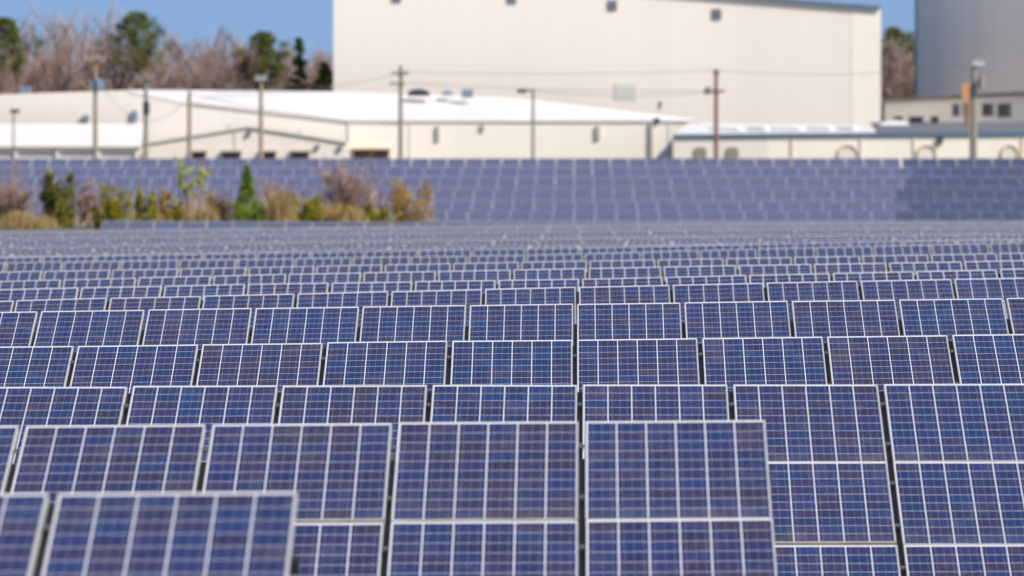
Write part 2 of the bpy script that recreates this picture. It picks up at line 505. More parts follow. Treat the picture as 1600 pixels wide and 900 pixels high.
ORD = ['nearest', 'second', 'third', 'fourth', 'fifth', 'sixth', 'seventh', 'eighth', 'ninth', 'tenth', 'eleventh', 'twelfth',
       'thirteenth', 'fourteenth', 'fifteenth', 'sixteenth', 'seventeenth', 'eighteenth', 'nineteenth', 'twentieth', 'twenty-first',
       'twenty-second', 'twenty-third', 'twenty-fourth', 'twenty-fifth', 'twenty-sixth']
LABELS = {
 'A': 'solar panel row in front of all others, blurred, its end above the second row',
 'B': 'blurred solar panel row whose right end stops short of the picture edge, showing two tiers',
 'C': 'solar panel row directly behind the short blurred rows, three tiers showing at its right',
 'D': 'sharp row of blue solar panels directly behind the row showing three tiers',
 'E': 'sharp row of blue solar panels, fifth from the camera, seven cells of each panel showing',
 'F': 'sixth solar panel row from the camera, leaning uphill to the right',
 'G': 'seventh solar panel row from the camera, showing only a narrow band of cells',
 'H': 'eighth solar panel row from the camera, slightly soft, rising to the right',
 'I': 'ninth solar panel row from the camera, soft pale frames around narrow panels',
 'J': 'tenth solar panel row from the camera, dark cells showing below soft pale frames',
 'K': 'eleventh solar panel row from the camera, last one with dark cells told apart',
}
def panel_frame_matrix(p0, p1):
    """p0, p1: upper edge end points of a column of panels (world)"""
    ex = (p1 - p0).normalized()
    eu = Vector((-math.sin(YAW) * math.cos(TILT), math.cos(YAW) * math.cos(TILT), math.sin(TILT)))
    eu = (eu - ex * eu.dot(ex)).normalized()
    n = ex.cross(eu)
    return Matrix(((ex.x, eu.x, n.x), (ex.y, eu.y, n.y), (ex.z, eu.z, n.z))).to_4x4()

def build_row(idx, r):
    far = r.get('far', 0)
    d0 = FPX * PITCH / r['pitch']
    c0, c1 = r['cols']
    tiers = r['tiers']
    X0 = PX(r['gap'], d0)
    def edge(i):               # gap centre i: world point on the upper edge line
        X = X0 + i * PITCH
        dd = d0 + math.sin(YAW) * (X - X0)
        px = 800 + FPX * X / dd
        return Vector((X, dd, PZ(interp(r['top'], px), dd)))
    mid = edge((c0 + c1) / 2)
    by = mid.y - tiers * ML * 0.5 * math.cos(TILT)
    base = Vector((mid.x, by, gz(mid.x, by)))
    root = empty('solar_panel_row', base)
    if far == 0: lab = LABELS[r['k']]
    elif far == 1:
        n = idx - 10
        lab = ('solar panel row along the crest, its end beside the dark shrubs, just below the bushes' if r['k'] == 'crest' else
               'pale blurred solar panel row, %s one beyond the last row with dark cells' % (['first'] + ORD[1:])[n - 1])
    else:
        n = int(r['k'][-1])
        pos = ['lowest', 'second lowest', 'third lowest', 'third highest', 'second highest', 'highest'][n]
        lab = ('%s solar panel row on the far slope left of the darker block' if far == 2 else '%s row of the darker solar panel block right on the far slope') % pos
    tag(root, lab, 'solar panels', {0: 'near solar panel rows', 1: 'blurred solar panel rows up to the crest', 2: 'solar panel rows on the far slope', 3: 'darker solar panel rows on the far slope'}[far])
    nparts = 0
    rest = []
    for i in range(c0, c1):
        a, b = edge(i), edge(i + 1)
        M = panel_frame_matrix(a, b)
        for k in range(tiers):
            jit = 0.0022 if far == 0 else 0.003
            off = Vector((GAPX / 2 + random.uniform(-1, 1) * jit, -k * (ML + GAPY), random.uniform(-1, 1) * jit))
            W = Matrix.Translation(a) @ M @ Matrix.Translation(off) @ Euler((R(random.gauss(0, .18)), R(random.gauss(0, .10)), R(random.gauss(0, .05)))).to_matrix().to_4x4()
            L = Matrix.Translation(-base) @ W
            if far >= 2 and k * (c1 - c0) + (i - c0) >= 100:
                rest.append(L); continue
            if far == 0:
                wide = r['k'] in 'GHIJK'
                o = mesh_obj('solar_panel', ME_GLASS_W if wide else ME_GLASS, root); o.matrix_local = L
                mesh_obj('frame', ME_FRAME_W if wide else ME_FRAME, o)
            else:
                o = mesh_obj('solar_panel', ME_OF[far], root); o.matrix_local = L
            nparts += 1
    if rest:
        src = ME_OF[far]
        bm = bmesh.new()
        for L in rest:
            n = len(bm.verts)
            bm.from_mesh(src)
            bm.verts.ensure_lookup_table()
            bmesh.ops.transform(bm, matrix=L, verts=bm.verts[n:])
        me = bpy.data.meshes.new('lower_panels'); bm.to_mesh(me); bm.free()
        for mm in src.materials: me.materials.append(mm)
        tag(mesh_obj('lower_panels', me, root), kind='stuff')
    # racking: purlins under every tier, rafters under the joints, posts
    step = 1 if far == 0 else 4
    bot = -(tiers * (ML + GAPY) - GAPY)
    if far == 0:
        for k in range(tiers):
            for q in (0.24, 0.76):
                pb = MB()
                for i in range(c0, c1):
                    a, b = edge(i), edge(i + 1); M = Matrix.Translation(a) @ panel_frame_matrix(a, b)
                    yy = -k * (ML + GAPY) - ML * q
                    pb.box((0.0, yy - 0.03, -0.21), (PITCH, yy + 0.03, -0.15), 0, M)
                pb.build('purlin', M_RAFT, root, base)
        for i in range(c0, c1 + 1):
            a, b = edge(i), edge(i + 1); M = Matrix.Translation(-base) @ Matrix.Translation(a) @ panel_frame_matrix(a, b)
            o = mesh_obj('rafter', RAFT[tiers, 0.52 if r['k'] in 'BE' else 0.03], root); o.matrix_local = M @ Matrix.Translation((0.3 if i == c0 else -0.3 if i == c1 else 0, 0, 0))
            if c0 < i < c1:
                for k in range(tiers):
                    for q in (0.24, 0.76):
                        if d0 < 65 and k < (3 if r['k'] == 'C' else 2) :
                            cl = mesh_obj('clamp', ME_CLAMP, root); cl.matrix_local = M @ Matrix.Translation((0, -k * (ML + GAPY) - ML * q, 0))
    pstep = 3 if far == 0 else 6
    for i in range(c0, c1 + 1, pstep):
        a = edge(i)
        for fy in (0.18, 0.82):
            y = a.y + fy * bot * math.cos(TILT); zt = a.z + fy * bot * math.sin(TILT) - 0.2
            zg = gz(a.x, y)
            o = mesh_obj('post', ME_POST, root)
            o.matrix_local = Matrix.Translation(Vector((a.x, y, zg - 0.2)) - base) @ Matrix.Diagonal((1, 1, zt - zg + 0.2, 1))
    if far:
        pb = MB()
        for i in range(c0, c1):
            a, b = edge(i), edge(i + 1); M = Matrix.Translation(a) @ panel_frame_matrix(a, b)
            for fy in (0.18, 0.82):
                pb.box((0.0, bot * fy - 0.05, -0.16), (PITCH, bot * fy + 0.05, -0.042), 0, M)
        pb.build('purlin', M_GALV, root, base)
RAFT = {}
for tr in (2, 3, 4):
    for up0 in (0.03, 0.52):
        RAFT[tr, up0] = strip_mesh('rafter', (-0.06, -(tr * (ML + GAPY)) + 0.15, -0.15), (0.06, -up0, -0.041), M_RAFT)  # broad dark rafter at each joint also backs the gap as painted shade
ME_POST = strip_mesh('post', (-0.045, -0.045, 0), (0.045, 0.045, 1), M_GALV)
for i, r in enumerate(ROWS): build_row(i, r)

# ------------------------------------------------------------------ buildings
M_WALL = ribbed('cream_metal_wall', (0.80, 0.72, 0.63), 0.30, 0.35, 0.03)
M_WALL2 = ribbed('pale_metal_wall', (0.76, 0.69, 0.61), 0.45, 0.7, 0.04)
M_WALL3 = ribbed('cream_low_wall', (0.86, 0.785, 0.67), 1.2, 0.3, 0.03)
M_ROOFW = ribbed('white_metal_roof', (0.80, 0.77, 0.72), 0.6, 0.15, 0.02)
M_GREYB = ribbed('grey_metal_wall', (0.92, 0.84, 0.76), 0.9, 0.5, 0.05)
M_SHADE = ribbed('white_panel_wall', (0.70, 0.71, 0.72), 0.6, 0.3, 0.03)
M_ROOFG = plain('grey_roof', (0.16, 0.16, 0.17), 0.8, 0, 0.15)
M_BLUE = plain('blue_fascia', (0.09, 0.16, 0.26), 0.5)
M_TRIM = plain('brown_grey_trim', (0.26, 0.22, 0.17), 0.6)
M_GUTTER = plain('pale_gutter', (0.50, 0.44, 0.37), 0.6)
M_LOUV = plain('grey_louvre', (0.20, 0.18, 0.165), 0.6)
M_PATCH = plain('grey_green_patch', (0.60, 0.60, 0.53), 0.6)
M_DOCK = plain('brown_dock_door', (0.11, 0.075, 0.055), 0.7)
M_TAN = plain('tan_paint', (0.62, 0.48, 0.32), 0.6)
M_DGLASS = plain('dark_glass', (0.012, 0.014, 0.02), 0.35, 0, 0.1, 1, 0.2)
M_STEELB = plain('blue_grey_metal', (0.22, 0.28, 0.36), 0.5, 0.2)
M_DARK = plain('dark_metal', (0.045, 0.05, 0.06), 0.5, 0.2)
M_WHITE = plain('white_paint', (0.84, 0.83, 0.80), 0.5)
M_ORANGE = plain('orange_paint', (0.58, 0.29, 0.13), 0.6)

def pts(lst, d): return [at(x, y, d) for x, y in lst]
def wall_poly(lst, d, zb):
    """polygon of a front wall: upper outline given in photograph pixels, foot at height zb"""
    top = pts(lst, d)
    return [Vector((top[-1].x, d, zb)), *reversed(top), Vector((top[0].x, d, zb))][::-1]
def root_at(name, X, d, label, cat, group=None):
    return tag(empty(name, (X, d, gz(X, d))), label, cat, group)
def part(b, name, mat, root): return b.build(name, mat, root, root.location)
def pxbox(x0, x1, y0, y1, d, th, proud=0.0, b=None):
    b = b or MB()
    b.box((PX(x0, d), d - proud, PZ(y1, d)), (PX(x1, d), d + th, PZ(y0, d))); return b

# --- the big white hall
D1 = 535.0
zb = gz(0, D1) - 0.5
br = root_at('warehouse', PX(948, D1), D1, 'tall windowless white metal warehouse with small louvres, filling the middle behind the field', 'warehouse')
up = [(521, -33), (640, -42), (1376, 13)]
b = MB(); b.prism(wall_poly(up, D1, zb), 45.0); part(b, 'wall', M_WALL, br)
b = MB()
for (xa, ya), (xb, yb) in zip(up, up[1:]):
    a0, a1 = at(xa, ya, D1), at(xb, yb, D1)
    b.sheet([a0 + Vector((-.0, -.35, .22)), a1 + Vector((.0, -.35, .22)), a1 + Vector((0, 45.5, .22)), a0 + Vector((0, 45.5, .22))], 0.2)
rf = part(b, 'roof', M_ROOFW, br)
b = MB()
for (xa, ya), (xb, yb) in zip(up, up[1:]):
    a0, a1 = at(xa, ya, D1), at(xb, yb, D1)
    b.poly([a0 + Vector((0, -.37, -.06)), a1 + Vector((0, -.37, -.06)), a1 + Vector((0, -.37, .2)), a0 + Vector((0, -.37, .2))])
o = part(b, 'fascia', M_BLUE, br)
md = o.modifiers.new('t', 'SOLIDIFY'); md.thickness = 0.05
b = pxbox(1331, 1376.5, 13, 400, D1, 0.1, 0.06)
b = MB(); b.box((PX(1331, D1), D1 - .025, zb), (PX(1376.3, D1), D1 - .003, PZ(16.5, D1))); part(b, 'end_panel', M_WALL3, br)
for (x, y) in ((620, -5), (800, -3), (957, 8), (1120, 22)):
    b = pxbox(x - 7, x + 7, y - 8, y + 8, D1, 0.0, 0.12); v = part(b, 'vent', M_LOUV, br)
    b = MB()
    for k in range(5):
        yy = y - 6 + 3 * k
        b.box((PX(x - 6.3, D1), D1 - .17, PZ(yy + 1, D1)), (PX(x + 6.3, D1), D1 - .122, PZ(yy, D1)))
    s = part(b, 'slat', M_STEELB, br); s.parent = v; s.location = (0, 0, 0)
b = pxbox(960, 994, 130, 156, D1, 0.0, 0.05); part(b, 'wall_patch', M_PATCH, br)
b = pxbox(1030, 1034, 158, 168, D1, 0, 0.1); part(b, 'wall_box', M_TRIM, br)

# --- the long low building in front of it
D2 = 512.0
zb2 = gz(-15, D2) - 0.5
lr = root_at('long_building', PX(500, D2), D2, 'long low white building with sloping white roof in front of the tall warehouse', 'building')
top2 = [(-90, 151), (0, 147.5), (200, 141), (295, 160), (545, 190), (1092, 190)]
b = MB(); b.prism(wall_poly(top2[:5], D2, zb2), 2.0); part(b, 'side_wall', M_WALL2, lr)
b = MB(); b.prism(wall_poly(top2[4:], D2 - .05, zb2), 2.0); part(b, 'front_wall', M_WALL3, lr)
b = MB()
ev = [(202, 141), (295, 159.5), (545, 189), (800, 189), (1092, 189)]
rd = [(204, 140.2), (340, 141.5), (520, 143), (800, 152.5), (1092, 187)]
for (e0, e1), (r0, r1) in zip(zip(ev, ev[1:]), zip(rd, rd[1:])):
    b.sheet([at(*e0, D2 - .07), at(*e1, D2 - .07), at(*r1, D2 + 16), at(*r0, D2 + 16)], 0.15)
part(b, 'roof', M_ROOFW, lr)
b = MB()
for e0, e1 in zip(ev[1:], ev[2:]):
    a0, a1 = at(e0[0], e0[1] + 1, D2 - .14), at(e1[0], e1[1] + 1, D2 - .14)
    b.tube([a0, a1], [0.05, 0.05], 6)
part(b, 'gutter', M_GUTTER, lr)
for x, y0, y1, wd in ((685, 196, 219, 5), (935, 196, 217, 6), (755, 194, 203, 5), (1018, 192, 247, 5), (470, 204, 214, 4)):
    b = pxbox(x - wd / 2, x + wd / 2, y0, y1, D2 - .05, 0, 0.25); part(b, 'downpipe', M_GUTTER, lr)
for x in (360, 545, 640, 1045):
    b = pxbox(x - 1.2, x + 1.2, 193, 247, D2 - .05, 0, 0.05); part(b, 'joint_strip', M_PATCH, lr)
for x, y, wd, h, mt in ((135, 184, 9, 8, M_STEELB), (211, 180, 8, 14, M_STEELB), (1026, 188, 10, 6, M_DARK)):
    b = pxbox(x - wd / 2, x + wd / 2, y - h / 2, y + h / 2, D2 - .05, 0, 0.3); part(b, 'wall_unit', mt, lr)
for x in (553,):
    b = pxbox(553, 608, 234, 262, D2 - .06, 0, 0.12); dk = part(b, 'dock_door', M_DOCK, lr)
    b = pxbox(550, 611, 231, 234, D2 - .06, 0, 0.8); c_ = part(b, 'canopy', M_TAN, lr)

# --- gabled front hall
D3 = 505.0
gr_ = root_at('gabled_hall', PX(385, D3), D3, 'low cream hall with shallow gable and brown dock doors, left of centre', 'building')
zb3 = gz(-18, D3) - .5
gt = [(222, 225.5), (388, 198.5), (543, 223)]
b = MB(); b.prism(wall_poly(gt, D3, zb3), 6.0); part(b, 'wall', M_WALL, gr_)
b = MB()
for e0, e1 in zip(gt, gt[1:]):
    a0, a1 = at(*e0, D3), at(*e1, D3)
    b.sheet([a0 + Vector((0, -.15, .12)), a1 + Vector((0, -.15, .12)), a1 + Vector((0, 6.4, .12)), a0 + Vector((0, 6.4, .12))], 0.1)
part(b, 'roof', M_ROOFW, gr_)
b = MB()
for e0, e1 in zip(gt, gt[1:]):
    a0, a1 = at(*e0, D3), at(*e1, D3)
    b.tube([a0 + Vector((0, -.17, 0.0)), a1 + Vector((0, -.17, 0.0))], [.03, .03], 6)
part(b, 'rake_trim', M_GUTTER, gr_)
for x0, x1 in ((300, 322), (348, 376), (407, 431), (456, 483)):
    b = pxbox(x0, x1, 239, 262, D3, 0, 0.1); part(b, 'dock_door', M_DOCK, gr_)
    b = pxbox(x0 - 2, x1 + 2, 235.5, 238.5, D3, 0, 0.7); part(b, 'canopy', M_TRIM, gr_)
for x, y in ((390, 207), (497, 229), (532, 231)):
    b = pxbox(x - 2.5, x + 2.5, y - 3.5, y + 3.5, D3, 0, 0.3); part(b, 'wall_lamp', M_LOUV, gr_)
b = pxbox(366, 370, 204, 232, D3, 0, .06); part(b, 'joint_strip', M_PATCH, gr_)

# --- open shed at the far left
D4 = 500.0
sr = root_at('open_shed', PX(70, D4), D4, 'open shed with broad white roof and dark shadowed front at far left', 'shed')
b = MB(); b.sheet([at(-90, 229, D4), at(219, 229, D4), at(224, 194, D4 + 10), at(-90, 193, D4 + 10)], .12); part(b, 'roof', M_ROOFW, sr)
b = MB(); b.tube([at(-90, 230.5, D4 - .06), at(219, 230.5, D4 - .06)], [.07, .07], 6); part(b, 'eave_beam', M_TRIM, sr)
for x in (-40, 25, 90, 155, 214):
    b = MB(); a = at(x, 232, D4 + .15); b.box((a.x - .08, a.y - .08, gz(a.x, a.y) - .1), (a.x + .08, a.y + .08, a.z)); part(b, 'post', M_WHITE, sr)
b = MB(); a0, a1 = at(-90, 233, D4 + .35), at(217, 233, D4 + .35); b.box((a0.x, a0.y, gz(-25, D4) - .3), (a1.x, a0.y + .2, a0.z)); part(b, 'back_wall', M_WALL, sr)

# --- low building at the right with the blue fascia
D5 = 498.0
rr = root_at('low_building', PX(1330, D5), D5, 'low cream building with blue fascia and arched doorways along right edge of the field', 'building')
zb5 = gz(20, D5) - .5
t5 = [(1052, 214), (1200, 212.5), (1690, 209.5)]
b = MB(); b.prism(wall_poly(t5[:2], D5, zb5), 4.0); part(b, 'end_wall', M_WALL2, rr)
b = MB(); b.prism(wall_poly(t5[1:], D5, zb5), 4.0); part(b, 'front_wall', M_WALL3, rr)
b = MB()
for e0, e1 in zip(t5, t5[1:]):
    a0, a1 = at(*e0, D5), at(*e1, D5)
    b.prism([a0 + Vector((0, -.2, -.05)), a1 + Vector((0, -.2, -.05)), a1 + Vector((0, -.2, .18)), a0 + Vector((0, -.2, .18))], .1)
part(b, 'fascia', M_BLUE, rr)
b = MB(); b.sheet([at(1052, 211, D5 - .09), at(1372, 208.3, D5 - .09), at(1350, 195, D5 + 14), at(1075, 192, D5 + 14)], .1); part(b, 'white_roof', M_ROOFW, rr)
b = MB(); b.sheet([at(1372.2, 208.3, D5 - .09), at(1690, 206.5, D5 - .09), at(1690, 190, D5 + 20), at(1360, 191, D5 + 20)], .1); part(b, 'grey_roof', M_ROOFG, rr)
for x0, x1 in ((1108, 1160), (1168, 1200), (1206, 1256), (1262, 1302), (1308, 1338)):
    b = MB(); y = 201
    a0, a1 = at(x0, y, D5 + 6), at(x1, y + 1, D5 + 4.5)
    b.tube([a0, a0.lerp(a1, .1), a0.lerp(a1, .9), a1], [.08, .2, .2, .08], 10); part(b, 'roof_duct', M_WHITE, rr)
for x, wd in ((1325, 15), (1448, 14), (1578, 13)):
    b = MB(); d = D5 - .1
    arc = []
    for k in range(13):
        a = math.pi * k / 12
        arc.append(at(x - wd * math.cos(a), 241 - 14 * math.sin(a), d))
    arc = [at(x - wd, 262, d)] + arc + [at(x + wd, 262, d)]
    b.tube(arc, [.08] * len(arc), 6); ar = part(b, 'door_arch', M_TAN, rr)
    b = MB(); b.prism([p + Vector((0, .04, 0)) for p in reversed(arc)], .05); part(b, 'door', M_WALL2, rr)
for x0, x1 in ((1084, 1104), (1134, 1154)):
    b = MB(); d = D5 - .02
    a = [at(x0, 262, d), at(x0, 234, d), at(x0 + 4, 230, d), at(x1 - 4, 230, d), at(x1, 234, d), at(x1, 262, d)]
    b.prism(a, -.08); part(b, 'loading_door', M_TRIM, rr)
for x in (1237, 1345, 1428, 1597):
    b = pxbox(x - 1.2, x + 1.2, 214, 262, D5, 0, .1); part(b, 'downpipe', M_TAN if x in (1237, 1597) else M_PATCH, rr)
b = pxbox(1466, 1473, 214, 224, D5, 0, .4); part(b, 'wall_lamp', M_DARK, rr)

# --- the shaded building with windows and the grey block, both turned away from the sun
ANG = R(-66)
def turned(name, x0, d0, length, zt0, zfoot, mat, label, depth=14):
    r = empty(name, (PX(x0, d0), d0, zfoot), ANG)
    tag(r, label, 'building')
    b = MB(); b.box((0, 0, -.5), (length, depth, zt0 - zfoot)); b.build('wall', mat, r)
    return r
zg6 = gz(25, 560)
zt6 = PZ(160, 562)
wr = turned('office_building', 1382, 562, 42, zt6, zg6, M_SHADE, 'low white building with dark windows standing in shade below the grey block', 10)
b = MB(); b.box((-.4, -.4, zt6 - zg6), (42.4, 10.4, zt6 - zg6 + .25)); b.build('roof', M_ROOFG, wr)
def along(x):   # distance along the turned wall at which photograph column x is met
    A, D = PX(1382, 562), 562.0
    ux, uy = math.cos(ANG), math.sin(ANG)
    k = (x - 800) / FPX
    return (k * D - A) / (ux - k * uy)
for xa, xb, ya, yb in ((1491, 1498, 164, 180), (1507, 1517, 163, 180), (1537, 1551, 163, 180), (1561, 1578, 163, 182)):
    s0, s1 = along(xa), along(xb); d = 562 + math.sin(ANG) * (s0 + s1) / 2
    z0, z1 = PZ(yb, d) - zg6, PZ(ya, d) - zg6
    b = MB(); b.box((s0, -.06, z0), (s1, .0, z1)); wn = b.build('window', M_DGLASS, wr)
    b = MB()
    for (u0, u1, v0, v1) in ((s0 - .15, s0, z0 - .1, z1 + .1), (s1, s1 + .15, z0 - .1, z1 + .1), (s0, s1, z1, z1 + .1), (s0, s1, z0 - .1, z0)):
        b.box((u0, -.1, v0), (u1, 0.02, v1))
    b.build('frame', M_STEELB, wn)
gbr = turned('grey_block', 1431, 592, 60, PZ(-90, 592), gz(28, 590), M_GREYB, 'tall plain blue-grey building cut off by the right edge, in shade', 20)
b = MB(); b.box((-.3, -.3, PZ(-90, 592) - gz(28, 590)), (60.3, 20.3, PZ(-90, 592) - gz(28, 590) + .3)); b.build('roof', M_ROOFG, gbr)
b = MB(); b.box((-.06, -.06, 0), (.25, -.005, PZ(-90, 592) - gz(28, 590) - .05)); b.build('corner_trim', M_STEELB, gbr)

# --- things on the roofs
def roof_thing(name, x, y, d, fn, mat, label, cat):
    a = at(x, y, d); b = MB(); fn(b)
    o = b.build(name, mat); o.location = a
    return tag(o, label, cat)
def unit(w_, h_, dp=1.2):
    def f(b):
        b.box((-w_ / 2, 0, 0), (w_ / 2, dp, h_ * .82)); b.box((-w_ / 2 - .05, -.05, h_ * .82), (w_ / 2 + .05, dp + .05, h_))
        for k in range(3): b.box((-w_ * .4, -.03, h_ * (.15 + .2 * k)), (w_ * .4, 0, h_ * (.22 + .2 * k)))
    return f
def hump(w_, h_):
    def f(b):
        n = 12; prof = [(-w_ / 2, 0)] + [(-w_ / 2 * math.cos(math.pi * k / n), h_ * .25 + h_ * .75 * math.sin(math.pi * k / n)) for k in range(n + 1)] + [(w_ / 2, 0)]
        b.prism([Vector((x, 0, z)) for x, z in prof], 1.6)
    return f
roof_thing('roof_tank', 654, 149.5, 523, hump(1.6, .5), M_DARK, 'dark rounded unit lying on white roof right of the crossarm pole', 'roof unit')
roof_thing('roof_vent', 699, 148.5, 524, hump(.75, .36), M_STEELB, 'small grey rounded vent on white roof between dark hump and grey box', 'roof vent')
roof_thing('roof_unit', 730, 152.5, 523, unit(.8, .6), M_STEELB, 'grey box unit on white roof beside the small rounded vent', 'roof unit')
roof_thing('roof_box', 39, 146, 514, unit(.75, .5), M_STEELB, 'small blue-grey box on the left roof edge below the pines', 'roof unit')
roof_thing('roof_cabinet', 152, 142, 515, unit(1.0, .75), M_STEELB, 'blue-grey cabinet on roof behind the tallest left pole', 'roof unit')
roof_thing('white_tank', 1398, 196, 512, hump(2.0, .36), M_WHITE, 'bright white rounded tank on the roof at the foot of warehouse corner', 'tank')
for x, wd, lb in ((1404, .55, 'small dark box on grey roof, leftmost of three by the shaded building'), (1432, .95, 'widest dark box on grey roof, middle of three by the shaded building'), (1461, .5, 'small dark box on grey roof, rightmost of three by the shaded building')):
    roof_thing('roof_unit', x, 193, 516, unit(wd, .5), M_DARK, lb, 'roof unit')

# ------------------------------------------------------------------ poles and wires
M_POLE = plain('weathered_pole_wood', (0.34, 0.27, 0.18), 0.85, 0, 0.25, 3)
M_POLEG = plain('grey_pole_wood', (0.28, 0.26, 0.22), 0.85, 0, 0.25, 3)
M_POLER = plain('red_brown_pole_wood', (0.26, 0.14, 0.10), 0.85, 0, 0.25, 3)
M_CER = plain('pale_insulator', (0.62, 0.60, 0.58), 0.3)
M_WIRE = plain('wire', (0.16, 0.16, 0.16), 0.5)
DP = 474.0
def pole(x, ytop, mat, label, arms=(), trafos=(), rad=.15, d=DP, lamp=None, name='utility_pole', cat='utility pole', caps=True):
    X = PX(x, d); zg = gz(X, d); zt = PZ(ytop, d); h = zt - zg
    r = tag(empty(name, (X, d, zg)), label, cat, 'utility poles beyond the field')
    b = MB(); b.tube([(0, 0, -.5), (0, 0, h * .5), (0, 0, h)], [rad * 1.15, rad, rad * .8], 10); b.build('post', mat, r)
    for y, wl, wr_, am in arms:
        z = PZ(y, d) - zg; k = d / FPX
        b = MB(); b.box((-wl * k, -rad - .12, z - .085), (wr_ * k, -rad, z + .085)); ar = b.build('crossarm', am, r)
        n = 4
        for q in range(n):
            xx = -wl * k + .1 + (wl * k + wr_ * k - .2) * q / (n - 1)
            b = MB(); b.tube([(xx, -rad - .06, z + .07), (xx, -rad - .06, z + .16), (xx, -rad - .06, z + .2), (xx, -rad - .06, z + .3)], [.02, .035, .05, .03], 8); s = b.build('insulator', M_CER, ar)
    for dx, y, h_, tm in trafos:
        z = PZ(y, d) - zg; k = d / FPX
        b = MB(); b.tube([(dx * k, -rad - .25, z - h_ / 2), (dx * k, -rad - .25, z + h_ / 2), (dx * k, -rad - .25, z + h_ / 2 + .08)], [.22, .22, .12], 12)
        b.box((min(0, dx * k), -rad - .25, z - .05), (max(0.05, dx * k), -rad + .05, z + .05)); b.build('transformer', tm, r)
    if lamp:
        z = h - .15
        b = MB(); b.tube([(0, 0, z), (lamp * .4, -.2, z + .05), (lamp * .7, -.3, z)], [.05, .05, .05], 6)
        b.box((lamp - .3, -.45, z - .12), (lamp + .3, -.15, z + .1)); b.build('lamp_head', M_DARK, r)
    return r
pole(149, 86, M_POLE, 'tallest left utility pole with wide pale crossarm, before the bare trees', [(93, 17, 17, M_POLE)], [(5, 131, .5, M_STEELB)])
pole(228, 118, M_POLEG, 'grey utility pole with pale crossarm and dark transformer before the shed end', [(123, 16, 14, M_POLEG)], [(1, 170, .8, M_DARK)])
pole(296, 143, M_POLE, 'plain bare wooden pole without crossarm, rising behind the pale sapling', [])
pole(408, 120, M_POLE, 'utility pole with one short pale crossarm at the gabled hall', [(124, 9, 9, M_CER)], [])
pole(626, 103, M_POLEG, 'utility pole with two stacked crossarms before the warehouse left half', [(115, 14, 13, M_POLEG), (131, 17, 6, M_POLEG)], [])
pole(833, 139, M_POLEG, 'thin grey pole carrying a dark street light before the warehouse', [], [], .11, DP, -.75, 'street_lamp', 'street lamp')
pole(1119, 108, M_POLER, 'red-brown utility pole with low crossarm and small transformer', [(113, 5, 5, M_POLER), (143, 15, 13, M_POLER)], [(-13, 143, .4, M_LOUV)])
pole(1522, 94, M_POLEG, 'thick grey utility pole with transformer before the blue-grey block', [(100, 4, 16, M_CER)], [(11, 130, .75, M_POLEG)], .2)
pole(21, 170, M_POLER, 'short thin lamp post at far left before the shed roof', [], [], .06, DP, .12, 'lamp_post', 'lamp post')
# orange sign on its own post
X = PX(1516, DP); zg = gz(X, DP)
r = tag(empty('sign_post', (X, DP, zg)), 'thin tan post with tall orange sign panel beside the thick grey pole', 'sign')
b = MB(); b.tube([(0, 0, -.3), (0, 0, PZ(132, DP) - zg)], [.08, .07], 8); b.build('post', M_TAN, r)
k = DP / FPX
b = MB(); b.box((-13 * k, -.2, PZ(157, DP) - zg), (-2 * k, -.1, PZ(130, DP) - zg)); b.build('sign_panel', M_ORANGE, r)
b = MB(); b.box((-10 * k, -.22, PZ(196, DP) - zg), (-3 * k, -.1, PZ(160, DP) - zg)); b.build('lower_panel', M_POLER, r)

def wire(ptsp, label, sag=.5, rad=.018, cat='wire'):
    b = MB(); a, c = ptsp
    a = at(*a, DP - .3); c = at(*c, DP - .3)
    P = []
    for i in range(17):
        t_ = i / 16; q = a.lerp(c, t_); q.z -= sag * 4 * t_ * (1 - t_); P.append(q)
    b.tube(P, [rad] * 17, 5)
    o = b.build('power_line', M_WIRE)
    tag(o, label, cat, 'overhead wires')
wire(((626, 112), (1119, 110)), 'topmost wire across the warehouse wall from the two-crossarm pole', .2)
wire(((626, 129), (1119, 142)), 'lower wire across the warehouse from the two-crossarm pole to red-brown pole', .2)
wire(((833, 142), (1119, 144)), 'wire from street light pole to the red-brown pole', .3)
wire(((1119, 110), (1522, 98)), 'wire from red-brown pole to thick grey pole', .5)
wire(((149, 90), (228, 121)), 'wire between the tallest left pole and grey transformer pole', .2)
wire(((228, 121), (408, 122)), 'wire between grey transformer pole and gabled hall pole', .8)
wire(((408, 122), (626, 112)), 'wire between the gabled hall pole and two-crossarm pole', .7)
wire(((296, 146), (626, 196)), 'slanting wire falling right from the plain bare pole', .3)
wire(((149, 120), (296, 150)), 'wire between tallest left pole and plain bare pole', 2.2)

# ------------------------------------------------------------------ trees
def leafmat(name, cols, rough=.7, trans=.0):
    m, t, p = newmat(name); g = NG(t)
    at_ = g.n('ShaderNodeAttribute'); at_.attribute_name = 'tint'
    st = [(i / (len(cols) - 1), c) for i, c in enumerate(cols)]
    g.put(p.inputs['Base Color'], g.ramp(at_.outputs['Fac'], st))
    p.inputs['Roughness'].default_value = rough; p.inputs['Specular IOR Level'].default_value = .2
    return m
M_PINE = leafmat('pine_needles', [(.055, .075, .012), (.115, .14, .020), (.20, .215, .035)])
M_TWIG = leafmat('grey_twigs', [(.32, .255, .225), (.47, .385, .35), (.60, .51, .475)])
M_RTWIG = leafmat('red_budding_twigs', [(.28, .185, .14), (.40, .27, .215), (.52, .37, .30)])
M_OLIVE = leafmat('olive_leaves', [(.075, .08, .016), (.17, .165, .028), (.30, .26, .055)])
M_OLIVE2 = leafmat('yellow_olive_leaves', [(.15, .145, .014), (.33, .29, .024), (.50, .42, .05)])
M_GREEN = leafmat('bright_green_leaves', [(.07, .125, .018), (.18, .26, .032), (.36, .42, .07)])
M_LIME = leafmat('pale_new_leaves', [(.33, .34, .06), (.50, .50, .11), (.60, .60, .18)])
